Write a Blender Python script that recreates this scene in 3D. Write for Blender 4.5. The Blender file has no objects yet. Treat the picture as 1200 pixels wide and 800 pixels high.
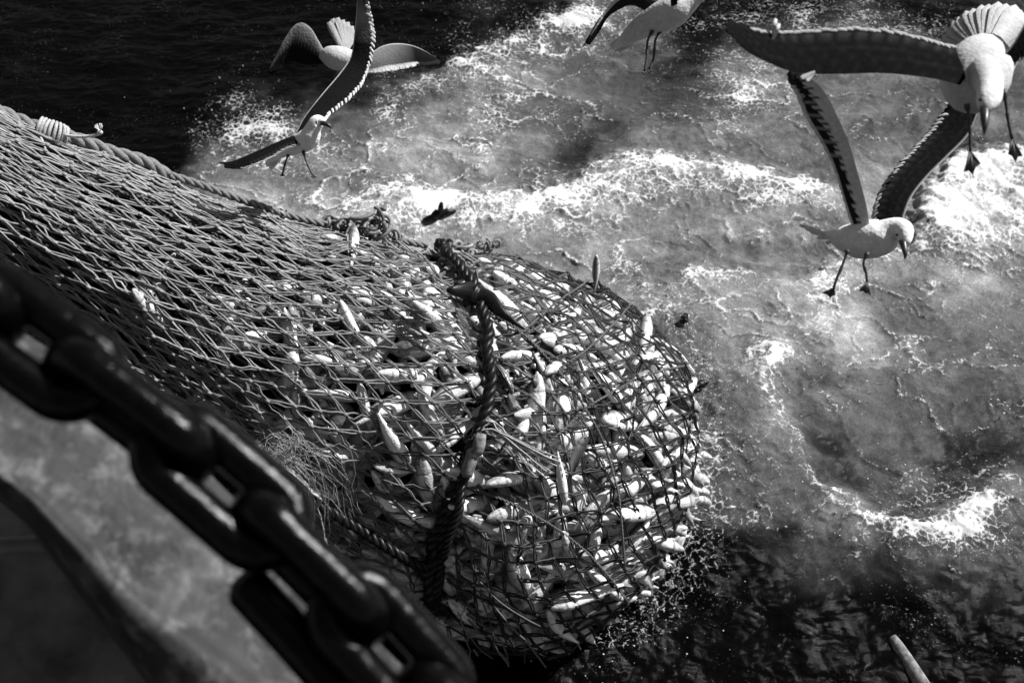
import bpy, math, random
import numpy as np
from mathutils import Vector, Matrix
from mathutils.bvhtree import BVHTree
random.seed(7); rng = np.random.default_rng(7)
S = bpy.context.scene
C = S.collection
R_ = math.radians

# ------------------------------------------------------------ camera, world, sun
CAMH, DEP, FPX = 6.0, R_(50), 1166.67
cam_d = bpy.data.cameras.new('camera'); cam = bpy.data.objects.new('camera', cam_d); C.objects.link(cam)
cam.location = (0, 0, CAMH); cam.rotation_euler = (math.pi/2 - DEP, 0, 0)
cam_d.lens = 35; cam_d.sensor_width = 36; cam_d.clip_start = .05; cam_d.clip_end = 6000
cam_d.dof.use_dof = True; cam_d.dof.focus_distance = 5.0; cam_d.dof.aperture_fstop = 2.5
S.camera = cam
SUN = Vector((0.62, 0.38, 0.70)).normalized()
SUN_EL = math.asin(SUN.z); SUN_AZ = math.atan2(SUN.x, SUN.y)
w = bpy.data.worlds.new('World'); S.world = w; w.use_nodes = True
nt = w.node_tree; bg = nt.nodes['Background']
sky = nt.nodes.new('ShaderNodeTexSky'); sky.sky_type = 'NISHITA'; sky.sun_disc = False
sky.sun_elevation = SUN_EL; sky.sun_rotation = SUN_AZ
bw = nt.nodes.new('ShaderNodeRGBToBW')
nt.links.new(sky.outputs[0], bw.inputs[0]); nt.links.new(bw.outputs[0], bg.inputs[0]); bg.inputs[1].default_value = .05
sd = bpy.data.lights.new('sun', 'SUN'); sd.energy = 5.0; sd.angle = R_(.5); sd.color = (1, 1, 1)
so = bpy.data.objects.new('sun', sd); C.objects.link(so); so.rotation_euler = SUN.to_track_quat('Z', 'Y').to_euler()
S.view_settings.view_transform = 'Standard'; S.view_settings.look = 'None'
S.view_settings.exposure = 0.5; S.view_settings.gamma = 1

CF = Vector((0, math.cos(DEP), -math.sin(DEP))); CU = Vector((0, math.sin(DEP), math.cos(DEP))); CR = Vector((1, 0, 0))
CL = Vector((0, 0, CAMH)); DSC = 1.0
def P(px, py, d):
    px = float(px); py = float(py); d = float(d)*DSC
    return CL + d*(CF + CR*((px-600)/FPX) + CU*((400-py)/FPX))
def ray(px, py):
    px = float(px); py = float(py)
    return (CF + CR*((px-600)/FPX) + CU*((400-py)/FPX)).normalized()
def onz(px, py, z=0):
    r = ray(px, py); return CL + r*((z-CAMH)/r.z)

# ------------------------------------------------------------ helpers
class MB:
    def __init__(s): s.v = []; s.f = []; s.c = []; s.m = []
    def add(s, vs, fs, col=None, mi=0):
        o = len(s.v); s.v += [tuple(x) for x in vs]; s.f += [tuple(i+o for i in f) for f in fs]
        if col is None: col = 0.5
        s.c += list(col) if hasattr(col, '__len__') else [col]*len(vs)
        s.m += [mi]*len(fs)
    def build(s, name, mats, parent=None, smooth=True):
        me = bpy.data.meshes.new(name); me.from_pydata(s.v, [], s.f)
        at = me.attributes.new('shade', 'FLOAT', 'POINT'); at.data.foreach_set('value', np.array(s.c, dtype=np.float32))
        for m in (mats if isinstance(mats, (list, tuple)) else [mats]): me.materials.append(m)
        me.polygons.foreach_set('material_index', np.array(s.m, dtype=np.int32))
        me.polygons.foreach_set('use_smooth', np.full(len(s.f), smooth))
        me.update()
        o = bpy.data.objects.new(name, me); C.objects.link(o)
        if parent is not None: o.parent = parent; o.matrix_parent_inverse = Matrix.Translation(-parent.location)
        return o
def npmesh(name, V, F, mats, parent=None, shade=None, smooth=True):
    me = bpy.data.meshes.new(name)
    V = np.asarray(V, dtype=np.float32); F = np.asarray(F, dtype=np.int32); n = F.shape[1]
    me.vertices.add(len(V)); me.vertices.foreach_set('co', V.ravel())
    me.loops.add(F.size); me.loops.foreach_set('vertex_index', F.ravel())
    me.polygons.add(len(F)); me.polygons.foreach_set('loop_start', np.arange(0, F.size, n, dtype=np.int32))
    me.update(calc_edges=True)
    me.polygons.foreach_set('use_smooth', np.full(len(F), smooth))
    if shade is not None:
        at = me.attributes.new('shade', 'FLOAT', 'POINT'); at.data.foreach_set('value', np.asarray(shade, dtype=np.float32))
    me.materials.append(mats)
    o = bpy.data.objects.new(name, me); C.objects.link(o)
    if parent is not None: o.parent = parent; o.matrix_parent_inverse = Matrix.Translation(-parent.location)
    return o
def tag(o, label=None, cat=None, group=None, kind=None):
    if label: o['label'] = label
    if cat: o['category'] = cat
    if group: o['group'] = group
    if kind: o['kind'] = kind
    return o
def empty(name, loc):
    o = bpy.data.objects.new(name, None); C.objects.link(o); o.location = loc; o.empty_display_size = .1; return o
def cr(pts, n):
    """catmull-rom resample of rows of numbers"""
    A = np.array([list(p) for p in pts], dtype=float)
    if len(A) == 2: return np.array([A[0]+(A[1]-A[0])*t for t in np.linspace(0, 1, n)])
    Q = np.vstack([2*A[0]-A[1], A, 2*A[-1]-A[-2]]); out = []
    for t in np.linspace(0, len(A)-1-1e-9, n):
        i = int(t); u = t-i; p0, p1, p2, p3 = Q[i:i+4]
        out.append(.5*((2*p1)+(-p0+p2)*u+(2*p0-5*p1+4*p2-p3)*u*u+(-p0+3*p1-3*p2+p3)*u**3))
    return np.array(out)
def batch_tubes(PT, RD, ns=4):
    """PT n,k,3 ; RD n,k -> verts, quads"""
    n, k, _ = PT.shape
    T = np.empty_like(PT); T[:, 1:-1] = PT[:, 2:]-PT[:, :-2]; T[:, 0] = PT[:, 1]-PT[:, 0]; T[:, -1] = PT[:, -1]-PT[:, -2]
    T /= np.linalg.norm(T, axis=2, keepdims=True)+1e-9
    up = np.tile(np.array([.13, .21, .97]), (n, k, 1))
    A = np.cross(T, up); nn = np.linalg.norm(A, axis=2, keepdims=True); A /= nn+1e-9
    B = np.cross(T, A)
    a = np.arange(ns)*2*math.pi/ns
    V = PT[:, :, None, :] + RD[:, :, None, None]*(A[:, :, None, :]*np.cos(a)[None, None, :, None]+B[:, :, None, :]*np.sin(a)[None, None, :, None])
    idx = np.arange(n*k*ns).reshape(n, k, ns)
    q = np.stack([idx[:, :-1, :], np.roll(idx[:, :-1, :], -1, 2), np.roll(idx[:, 1:, :], -1, 2), idx[:, 1:, :]], -1)
    return V.reshape(-1, 3), q.reshape(-1, 4)
def frames(pts):
    pts = [Vector(p) for p in pts]; n = len(pts)
    Ts = [(pts[min(i+1, n-1)]-pts[max(i-1, 0)]).normalized() for i in range(n)]
    a = Ts[0].orthogonal().normalized(); out = []
    for i in range(n):
        a = (a - Ts[i]*a.dot(Ts[i])).normalized(); out.append((pts[i], Ts[i], a, Ts[i].cross(a)))
    return out
def tube(mb, pts, rad, ns=8, col=.5, mi=0, cap=True, flat=1.0):
    fr = frames(pts); k = len(fr)
    if not hasattr(rad, '__len__'): rad = [rad]*k
    rad = [float(r) for r in rad]
    vs = []
    for (p, t, a, b), r in zip(fr, rad):
        for j in range(ns):
            an = 2*math.pi*j/ns; vs.append(p + a*(r*math.cos(an)) + b*(r*flat*math.sin(an)))
    fs = [(i*ns+j, i*ns+(j+1) % ns, (i+1)*ns+(j+1) % ns, (i+1)*ns+j) for i in range(k-1) for j in range(ns)]
    if cap: fs += [tuple(range(ns))[::-1], tuple((k-1)*ns+j for j in range(ns))]
    if hasattr(col, '__len__'): col = [c for c in col for _ in range(ns)]
    mb.add(vs, fs, col, mi)
def laid_rope(mb, pts, R, strands=3, pitch=None, n=None, col=.5):
    """three-strand laid rope round a path of points"""
    pitch = pitch or R*7
    L = sum((Vector(pts[i+1])-Vector(pts[i])).length for i in range(len(pts)-1))
    n = n or int(L/pitch*10)+4
    pp = cr(pts, n); fr = frames(pp); s = 0; ph = [0]
    for i in range(1, n): s += (fr[i][0]-fr[i-1][0]).length; ph.append(s/pitch*2*math.pi)
    rr = R*.53
    for k in range(strands):
        o = 2*math.pi*k/strands
        tube(mb, [p + a*(math.cos(q+o)*R*.5) + b*(math.sin(q+o)*R*.5) for (p, t, a, b), q in zip(fr, ph)], rr, 7, col)

def hsh(ix, iy, seed):
    h = (ix.astype(np.int64)*374761393 + iy.astype(np.int64)*668265263 + seed*1274126177) & 0xffffffff
    h = ((h ^ (h >> 13))*1274126177) & 0xffffffff
    return ((h ^ (h >> 16)) & 0xffff)/65535.0
def perlin(x, y, seed=0):
    ix = np.floor(x); iy = np.floor(y); fx = x-ix; fy = y-iy
    u = fx*fx*fx*(fx*(fx*6-15)+10); v = fy*fy*fy*(fy*(fy*6-15)+10)
    def g(dx, dy):
        a = hsh(ix+dx, iy+dy, seed)*2*math.pi; return np.cos(a)*(fx-dx)+np.sin(a)*(fy-dy)
    a = g(0, 0); b = g(1, 0); c = g(0, 1); d = g(1, 1)
    return ((a+(b-a)*u)*(1-v)+(c+(d-c)*u)*v)*1.5
def fbm(x, y, o=4, seed=0, gain=.5):
    r = 0; a = 1; s = 0
    for i in range(o): r = r+a*perlin(x*2**i+i*17.3, y*2**i-i*9.1, seed+i); s += a; a *= gain
    return r/s
def ridged(x, y, o=4, seed=0, gain=.55):
    r = 0; a = 1; s = 0
    for i in range(o): r = r+a*(1-np.abs(perlin(x*2**i+i*7.3, y*2**i+i*3.1, seed+i))*1.6); s += a; a *= gain
    return r/s

# ------------------------------------------------------------ materials (all grey: a black and white world)
class NT:
    def __init__(s, name):
        s.m = bpy.data.materials.new(name); s.m.use_nodes = True; s.t = s.m.node_tree; s.n = s.t.nodes; s.b = s.n['Principled BSDF']
    def new(s, t, **kw):
        n = s.n.new(t)
        for k, v in kw.items():
            if k in n.inputs: n.inputs[k].default_value = v
            else: setattr(n, k, v)
        return n
    def L(s, a, b): s.t.links.new(a, b)
    def coord(s, k='Object'): return s.new('ShaderNodeTexCoord').outputs[k]
    def noise(s, scale, detail=4, rough=.55, vec=None, dist=0):
        n = s.new('ShaderNodeTexNoise'); n.inputs['Scale'].default_value = scale; n.inputs['Detail'].default_value = detail
        n.inputs['Roughness'].default_value = rough; n.inputs['Distortion'].default_value = dist
        s.L(vec or s.coord(), n.inputs['Vector']); return n.outputs['Fac']
    def attr(s, k='shade'): n = s.new('ShaderNodeAttribute'); n.attribute_name = k; return n.outputs['Fac']
    def math(s, op, a, b=0.0, clamp=False):
        n = s.new('ShaderNodeMath'); n.operation = op; n.use_clamp = clamp
        for i, x in enumerate((a, b)):
            if isinstance(x, (int, float)): n.inputs[i].default_value = x
            else: s.L(x, n.inputs[i])
        return n.outputs[0]
    def mr(s, x, a, b, c, d):
        n = s.new('ShaderNodeMapRange'); s.L(x, n.inputs[0])
        for i, v in enumerate((a, b, c, d)): n.inputs[i+1].default_value = v
        return n.outputs[0]
    def bump(s, h, strength=.5, dist=.01):
        n = s.new('ShaderNodeBump'); n.inputs['Strength'].default_value = strength; n.inputs['Distance'].default_value = dist
        s.L(h, n.inputs['Height']); s.L(n.outputs[0], s.b.inputs['Normal'])
    def col(s, x): s.L(x, s.b.inputs['Base Color'])
    def rough(s, x):
        if isinstance(x, (int, float)): s.b.inputs['Roughness'].default_value = x
        else: s.L(x, s.b.inputs['Roughness'])
def simple(name, lo, hi, scale, rough=.6, bump=.4, bd=.004, spec=.5, detail=5):
    t = NT(name); n = t.noise(scale, detail); t.col(t.mr(n, .3, .7, lo, hi)); t.rough(rough); t.bump(n, bump, bd)
    t.b.inputs['Specular IOR Level'].default_value = spec; return t.m
def shaded(name, lo, hi, scale, rough=.5, bump=.3, bd=.003, spec=.5, vec='Object'):
    t = NT(name); n = t.noise(scale, 5, .6, t.coord(vec)); t.col(t.math('MULTIPLY', t.attr(), t.mr(n, .3, .7, lo, hi))); t.rough(rough); t.bump(n, bump, bd)
    t.b.inputs['Specular IOR Level'].default_value = spec; return t.m
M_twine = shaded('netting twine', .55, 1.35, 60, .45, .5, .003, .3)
M_rope = shaded('laid rope', .6, 1.3, 90, .7, .6, .003, .3)
M_black_rope = simple('dark wet rope', .003, .012, 60, .4, .6, .003, .25)
M_shade_core = simple('dark liner', .003, .008, 10, .9, .3, .01, .0)
def m_feather():
    t = NT('gull plumage'); g = t.coord(); n = t.noise(30, 5, .6, g); v = t.new('ShaderNodeTexVoronoi', Scale=70.0); t.L(g, v.inputs['Vector'])
    t.col(t.math('MULTIPLY', t.attr(), t.math('MULTIPLY', t.mr(n, .3, .7, .88, 1.08), t.mr(v.outputs['Distance'], .1, .7, 1.05, .92)))); t.rough(.9)
    t.bump(t.math('ADD', n, v.outputs['Distance']), .33, .005); t.b.inputs['Specular IOR Level'].default_value = 0; return t.m
M_feather = m_feather()
M_horn = simple('gull beak', .015, .06, 40, .35, .2, .001, .4)
M_leg = simple('gull leg skin', .02, .07, 60, .5, .3, .001, .4)
M_eye = simple('eye', .004, .01, 10, .08, 0, .001, .8)
M_iron = simple('tarred chain iron', .0008, .002, 40, .19, .9, .003, .16, 8)
M_pale_wood = simple('pale worn rope sleeve', .06, .3, 30, .7, .6, .004, .3)
def m_fish():
    t = NT('wet fish skin'); oc = t.coord()
    st_ = t.new('ShaderNodeMapping'); st_.inputs['Scale'].default_value = (.35, 1, 2.2); t.L(oc, st_.inputs['Vector']); n = t.noise(22, 5, .65, st_.outputs[0]); v = t.new('ShaderNodeTexVoronoi', Scale=38); t.L(oc, v.inputs['Vector'])
    oi = t.new('ShaderNodeObjectInfo')
    k = t.mr(n, .3, .7, .5, 1.25); k = t.math('MULTIPLY', k, t.mr(oi.outputs['Random'], 0, 1, .7, 1.25))
    t.col(t.math('MULTIPLY', t.attr(), k, True)); t.rough(.28); t.bump(v.outputs['Distance'], .15, .02)
    t.b.inputs['Specular IOR Level'].default_value = .7; return t.m
M_fish = m_fish()
M_fin = simple('fish fin', .08, .3, 30, .4, .5, .004, .5)
def m_water():
    t = NT('sea water and foam'); g = t.new('ShaderNodeNewGeometry').outputs['Position']
    f = t.attr('foam')
    n1 = t.noise(11, 9, .68, g, .6); n2 = t.noise(55, 5, .7, g, .3)
    v = t.new('ShaderNodeTexVoronoi', Scale=30); v.distance = 'EUCLIDEAN'
    vm = t.new('ShaderNodeVectorMath'); vm.operation = 'ADD'
    nn = t.new('ShaderNodeTexNoise', Scale=9.0, Detail=3.0); t.L(g, nn.inputs['Vector'])
    sc = t.new('ShaderNodeVectorMath'); sc.operation = 'SCALE'; sc.inputs['Scale'].default_value = .12; t.L(nn.outputs['Color'], sc.inputs[0])
    t.L(g, vm.inputs[0]); t.L(sc.outputs[0], vm.inputs[1]); t.L(vm.outputs[0], v.inputs['Vector'])
    v2 = t.new('ShaderNodeTexVoronoi', Scale=85.0); t.L(vm.outputs[0], v2.inputs['Vector']); bub = t.mr(v2.outputs['Distance'], .1, .7, .75, 1.2)
    v3 = t.new('ShaderNodeTexVoronoi', Scale=17.0); v3.feature = 'DISTANCE_TO_EDGE'; t.L(vm.outputs[0], v3.inputs['Vector'])
    n3 = t.noise(260, 2, .5, g); n4 = t.noise(24, 8, .7, g, 1.2)
    grain = t.mr(n3, .25, .75, .35, 1.65)
    # milky aerated water
    k = t.math('MULTIPLY', t.mr(n1, .3, .7, .72, 1.28), t.mr(n2, .3, .7, .82, 1.18)); k = t.math('MULTIPLY', k, bub); k = t.math('MULTIPLY', k, grain)
    a = t.math('MULTIPLY', f, k)
    # froth: white webs and clots
    web = t.mr(v3.outputs['Distance'], .0, .22, .5, -.25)
    q = t.math('ADD', t.attr('froth'), t.math('MULTIPLY', t.math('SUBTRACT', n4, .5), 1.9)); q = t.math('ADD', q, t.math('MULTIPLY', web, .55))
    m = t.mr(q, .42, .78, 0, 1); m = t.math('MULTIPLY', m, t.mr(t.attr('froth'), .02, .15, 0, 1)); m = t.math('MULTIPLY', m, t.mr(n3, .25, .75, .6, 1.25))
    a = t.math('ADD', a, t.math('MULTIPLY', m, .62))
    fl = t.mr(n2, .62, .68, 0, .8); fl = t.math('MULTIPLY', fl, t.mr(n3, .45, .6, 0, 1)); fl = t.math('MULTIPLY', fl, t.attr('glint'))  # bright flecks paint sun sparkle into the dark water colour
    a = t.math('ADD', a, fl)
    a = t.math('ADD', a, .002); a = t.math('MINIMUM', a, .88)
    t.col(a)
    t.rough(t.mr(a, .01, .12, .12, .6))
    t.b.inputs['IOR'].default_value = 1.33
    t.b.inputs['Specular IOR Level'].default_value = .05
    h = t.math('ADD', t.math('MULTIPLY', n1, .7), t.math('MULTIPLY', n2, .25)); h = t.math('ADD', h, t.math('MULTIPLY', m, .5))
    t.bump(h, .45, .018); return t.m
M_water = m_water()

# ------------------------------------------------------------ the net bag: an axis with radii
AX = [(-330, 60, 4.35, 70), (-140, 155, 4.75, 76), (0, 226, 5.05, 86), (150, 312, 5.4, 113), (300, 393, 5.8, 140), (430, 456, 6.2, 182), (520, 500, 6.55, 218), (588, 535, 6.8, 231)]
axp = [list(P(x, y, d)) + [r*d/FPX] for x, y, d, r in AX]
axs = cr(axp, 160)
Tend = Vector(axs[-1][:3]-axs[-8][:3]).normalized()
Tend = (Tend + Vector((.10, 0, .05))).normalized()
Rm = axs[-1][3]; CAP = Rm*.85
ncap = 40; capp = []
for i in range(1, ncap+1):
    q = math.sin(i/ncap*math.pi/2); capp.append(list(Vector(axs[-1][:3])+Tend*(CAP*q)) + [Rm*max(0.02, (1-q**2.3)**(1/2.3))])
axs = np.vstack([axs, capp])
seg = np.sqrt(np.sum(np.diff(axs, axis=0)**2, axis=1)); SL = np.concatenate([[0], np.cumsum(seg)]); STOT = SL[-1]
cen = axs[:, :3]; rad = axs[:, 3]
def axis_at(s):
    s = np.clip(s, 0, STOT); c = np.stack([np.interp(s, SL, cen[:, k]) for k in range(3)], -1); r = np.interp(s, SL, rad)
    e = .06; T = np.stack([np.interp(np.clip(s+e, 0, STOT), SL, cen[:, k])-np.interp(np.clip(s-e, 0, STOT), SL, cen[:, k]) for k in range(3)], -1)
    T /= np.linalg.norm(T, axis=-1, keepdims=True)+1e-9
    return c, T, r
dent_pts = None
def net_surf(s, v, off=0.0):
    """s: metres along the axis, v: turns round it (0 = up)"""
    s = np.asarray(s, float); v = np.asarray(v, float)
    c, T, r = axis_at(s)
    up = np.array([0, 0, 1.0]); N1 = up - T*(T@up)[..., None]; N1 /= np.linalg.norm(N1, axis=-1, keepdims=True)
    N2 = np.cross(T, N1)
    a = v*2*math.pi
    lump = .05*perlin(s*1.6, np.cos(a)*1.3+3, 3)+.045*perlin(s*3.3+np.sin(a), np.cos(a)*3+8, 5)+.03*perlin(s*6, np.sin(a)*5+np.cos(a)*3, 9)
    rr = r*(1+lump)+off
    D = N1*np.cos(a)[..., None]+N2*np.sin(a)[..., None]
    p = c + D*rr[..., None]
    if dent_pts is not None:
        q = p.reshape(-1, 3); dm = np.full(len(q), 9.0)
        for dp in dent_pts: dm = np.minimum(dm, np.linalg.norm(q-dp, axis=1))
        k = .10*np.exp(-(dm/.11)**2)
        p = (q - D.reshape(-1, 3)*k[:, None]).reshape(p.shape)
    return p, D
# collision surface
ss, vv = np.meshgrid(np.linspace(0, STOT*.999, 120), np.linspace(0, 1, 97)[:-1], indexing='ij')
def net_bvh():
    pts, _ = net_surf(ss, vv); H, W = ss.shape
    vs = [Vector(p) for p in pts.reshape(-1, 3)]
    fs = [(i*W+j, i*W+(j+1) % W, (i+1)*W+(j+1) % W, (i+1)*W+j) for i in range(H-1) for j in range(W)]
    return BVHTree.FromPolygons(vs, fs)
bvh = net_bvh()
def on_net(px, py, off=0.0):
    r = ray(px, py); h, n, i, d = bvh.ray_cast(CL, r)
    if h is None:
        dd = float(np.interp(px, [a[0] for a in AX], [a[2] for a in AX])); q = P(px, py, dd); h, n, i, d = bvh.find_nearest(q)
        c = q; n = (q-h).normalized() if (q-h).length > 1e-4 else n
        return h + n*off, n
    if n.dot(r) > 0: n = -n
    return h + n*off, n
def npath(pl, off, n): return [on_net(x, y, off)[0] for x, y in cr(pl, n)]
strap_px = [(505, 290), (522, 302), (545, 325), (562, 350), (570, 385), (573, 430), (570, 475), (560, 510), (550, 550), (535, 600), (520, 645), (512, 690), (508, 740), (500, 790)]
base_strap = npath(strap_px, 0, 40)
dent_pts = [np.array(p) for p in base_strap]
bvh = net_bvh()

net = empty('fishing_net', Vector(axs[-1][:3]))
tag(net, 'huge trawl net bulging with fish, hauled out of the foaming sea beside the ship', 'fishing net')
# netting: knotted diamonds, two strands to each bar
NA = 58; BAR = .13
rows = [0.0]
while rows[-1] < STOT-.05:
    r = float(np.interp(rows[-1], SL, rad)); wd = 2*math.pi*r/NA
    c0, _, _ = axis_at(np.array([rows[-1]])); step = math.sqrt(max(BAR**2-(wd/2)**2, .05**2)); rows.append(rows[-1]+step)
rows = np.array(rows); NR = len(rows)
def netting(off, phase, name, jit, rs, smax=99, shade_k=1.0, seed=1):
    rg = np.random.default_rng(seed)
    rw = rows[rows < smax]; nr = len(rw)
    I, J = np.meshgrid(np.arange(nr), np.arange(NA), indexing='ij')
    s = rw[I] + rg.normal(0, .012, I.shape)*jit + .05*perlin(rw[I]*1.3, J*.25, 21)*jit
    v = (J+.5*(I % 2)+phase)/NA + rg.normal(0, .10, I.shape)/NA*jit + (1.6/NA)*perlin(rw[I]*.9, J*0.13+4, 31)*jit
    pts, D = net_surf(s, v, off); pts = pts + D*rg.normal(0, .006, I.shape)[..., None]
    A = []; B = []; DA = []
    for di in (0, 1):
        i = np.arange(nr-1)[:, None]; j = np.arange(NA)[None, :]
        j2 = np.where(i % 2 == 0, j-1+di, j+di) % NA
        a = pts[i, j]; b = pts[i+1, j2]; A.append(a.reshape(-1, 3)); B.append(b.reshape(-1, 3)); DA.append(D[i, j].reshape(-1, 3))
        if di == 0: ss_ = np.repeat(rw[:-1], NA)
    A = np.vstack(A); B = np.vstack(B); DA = np.vstack(DA); sv = np.concatenate([ss_, ss_])
    vis = np.ones(len(A), bool)
    toc = np.array(CL)-A; vis = (np.sum(toc*DA, axis=1)/np.linalg.norm(toc, axis=1) > -.35) & (A[:, 2] > -.35)
    A = A[vis]; B = B[vis]; DA = DA[vis]; sv = sv[vis]; n = len(A)
    T = B-A; T /= np.linalg.norm(T, axis=1, keepdims=True)+1e-9; W = np.cross(T, DA); W /= np.linalg.norm(W, axis=1, keepdims=True)+1e-9
    out = []
    for sg in (-1, 1):
        w1 = sg*rg.uniform(.004, .009, n)[:, None]; m1 = rg.normal(0, .004, (n, 1)); sag = rg.normal(-.002, .005, (n, 1))
        out.append(np.stack([A+W*w1*.7, A*.66+B*.34+W*(w1+m1)+DA*sag, A*.34+B*.66+W*(w1-m1)+DA*sag, B+W*w1*.7], 1))
    PT = np.concatenate(out); fat = np.interp(sv, [2.6, 3.9], [1, 1.2]); fat = np.concatenate([fat, fat]); RD = np.full(PT.shape[:2], rs)*(rg.uniform(.8, 1.2, len(PT))*fat)[:, None]
    V, F = batch_tubes(PT, RD, 5)
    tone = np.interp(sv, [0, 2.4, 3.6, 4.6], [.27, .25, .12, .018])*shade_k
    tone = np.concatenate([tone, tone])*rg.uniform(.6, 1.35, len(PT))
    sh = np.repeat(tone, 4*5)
    # knots
    kp = A; ks = rs*2.0
    octv = np.array([[1, 0, 0], [-1, 0, 0], [0, 1, 0], [0, -1, 0], [0, 0, 1], [0, 0, -1]])*1.0
    # knot as a short fat tube, along the bag
    KP = np.stack([kp-T*ks*1.4, kp-T*ks*.7+DA*ks*.2, kp+T*ks*.7+DA*ks*.2, kp+T*ks*1.4], 1)
    KR = np.tile(np.array([.35, 1, 1, .35])*ks, (n, 1))
    V2, F2 = batch_tubes(KP, KR, 6)
    half = n//1
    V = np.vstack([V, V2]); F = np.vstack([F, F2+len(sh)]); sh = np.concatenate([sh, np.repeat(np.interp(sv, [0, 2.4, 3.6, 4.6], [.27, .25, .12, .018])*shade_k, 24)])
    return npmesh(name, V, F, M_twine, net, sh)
s_strap = 3.6
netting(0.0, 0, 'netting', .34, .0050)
netting(-.08, .37, 'inner_netting', 1.0, .0042, 3.3, .4, 5)  # inner twine darkened: interior shade put into its colour
# near-black core added inside, standing in for the net's shaded interior
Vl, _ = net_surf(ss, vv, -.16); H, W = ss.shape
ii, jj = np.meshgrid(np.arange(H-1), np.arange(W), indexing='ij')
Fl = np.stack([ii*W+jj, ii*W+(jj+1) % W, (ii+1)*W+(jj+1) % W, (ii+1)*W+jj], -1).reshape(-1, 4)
npmesh('shade_core', Vl.reshape(-1, 3), Fl, M_shade_core, net)
# longitudinal seam cords: pairs of bars picked out by a thicker cord running slantwise
mb = MB()
for k, pl in enumerate([[(610, 455), (660, 430), (715, 385), (745, 350)], [(640, 520), (700, 470), (760, 440), (800, 430)], [(600, 400), (640, 365), (690, 330)],
                        [(520, 560), (600, 590), (680, 640), (740, 710)], [(565, 360), (620, 400), (680, 470), (720, 560), (730, 660)]]):
    laid_rope(mb, npath(pl, .012, 24), .008, 2, .05, col=.12)
mb.build('seam_cord', M_rope, net)

# ropes on the net: parts of it
mb = MB()
laid_rope(mb, [P(-160, 60, 4.75), P(-60, 100, 4.9), P(0, 131, 5.05), P(45, 150, 5.1), P(90, 163, 5.18), P(130, 178, 5.25), P(170, 190, 5.35), P(196, 206, 5.45)] , .038, 3, .22, col=.2)
laid_rope(mb, [P(190, 203, 5.45), P(230, 215, 5.55), P(280, 233, 5.7), P(330, 250, 5.85), P(385, 264, 6.0), P(440, 276, 6.2), P(500, 288, 6.4)], .024, 3, .16, col=.18)
mb.build('head_rope', M_rope, net)
def coil(mb, pts, R, r, turns, col=.4, jit=.15):
    n = turns*12; fr = frames(cr(pts, n)); q = []
    for i, (p, t, a, b) in enumerate(fr):
        an = i/12*2*math.pi; rr = R*(1+random.uniform(-jit, jit)*.4); q.append(p+a*math.cos(an)*rr+b*math.sin(an)*rr)
    tube(mb, q, r, 6, col)
mb = MB()
coil(mb, [P(46, 150, 5.08), P(62, 156, 5.1), P(78, 162, 5.14)], .056, .009, 8, .42)
tube(mb, cr([P(74, 158, 5.08), P(86, 160, 5.06), P(100, 160, 5.05), P(113, 158, 5.05), P(119, 153, 5.05)], 14), [.008]*11+[.012, .017, .01], 6, .55)
for k in range(12):
    a = random.uniform(0, 6.3); b0 = P(118, 154, 5.05); tube(mb, [b0, b0+Vector((math.cos(a)*.02, .02*math.sin(a), .035))], .0025, 4, .6)
tube(mb, cr([P(46, 158, 5.0), P(50, 166, 4.98), P(54, 178, 4.98)], 8), .006, 5, .5)
mb.build('lashing', M_rope, net)
def tangle(px, py, d, R, n, col, r=.008, seed=0, name='knot_bundle'):
    rd = random.Random(seed); mb = MB(); c = P(px, py, d)
    for k in range(n):
        ax = Vector((rd.gauss(0, 1), rd.gauss(0, 1), rd.gauss(0, 1))).normalized(); a = ax.orthogonal().normalized(); b = ax.cross(a)
        o = Vector((rd.uniform(-1, 1)*1.4, rd.uniform(-.6, .6), rd.uniform(-.5, .5)))*R*.7; rr = R*rd.uniform(.35, .8); ph = rd.uniform(0, 6)
        q = [c+o+a*(rr*math.cos(ph+t*.5))+b*(rr*.8*math.sin(ph+t*.5))+ax*rr*.1*t for t in range(rd.randint(7, 12))]
        tube(mb, cr(q, 30), r*rd.uniform(.7, 1.3), 6, col*rd.uniform(.4, 1.4))
    return mb.build(name, M_rope, net)
tangle(427, 262, 6.02, .10, 18, .2, .011, 1); tangle(452, 280, 6.1, .07, 10, .22, .009, 2)
tangle(538, 292, 6.3, .07, 14, .25, .010, 3); tangle(395, 262, 6.0, .06, 9, .3, .009, 4)
tangle(573, 288, 6.4, .06, 8, .25, .008, 6); tangle(330, 250, 5.85, .04, 6, .3, .008, 7)
mb = MB()
for k in range(12):
    x = 440+k*9+random.uniform(-4, 4); tube(mb, npath([(x-30, 266+k*2), (x, 280+k*1.5), (x+25, 300+k)], .02+random.uniform(0, .03), 8), .005, 5, .35)
mb.build('loose_twine', M_rope, net)
# dark rope along the underside and dark strap round the bag
mb = MB()
laid_rope(mb, npath([(-60, 288), (0, 308), (60, 352), (95, 392), (150, 440), (220, 490), (300, 540), (360, 575), (420, 612), (480, 650), (512, 668)], .05, 40), .032, 3, .15)
mb.build('belly_rope', M_black_rope, net)
st = npath(strap_px, .06, 44)
mb = MB()
laid_rope(mb, st, .037, 3, .17)
lo = npath([(552, 545), (528, 580), (512, 625), (500, 665), (505, 700)], .05, 14)
laid_rope(mb, lo, .045, 3, .2)
laid_rope(mb, npath([(560, 520), (550, 560), (545, 600), (528, 640)], .09, 12), .028, 3, .12)
mb.build('strap', M_black_rope, net)
mb = MB()
fl = npath([(517, 352), (545, 352), (568, 358), (588, 375), (606, 392)], .085, 16)
tube(mb, fl, [.012, .03, .05, .06, .065, .065, .06, .058, .055, .05, .042, .034, .026, .018, .012, .006], 8, .5, 0, True, .5)
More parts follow.
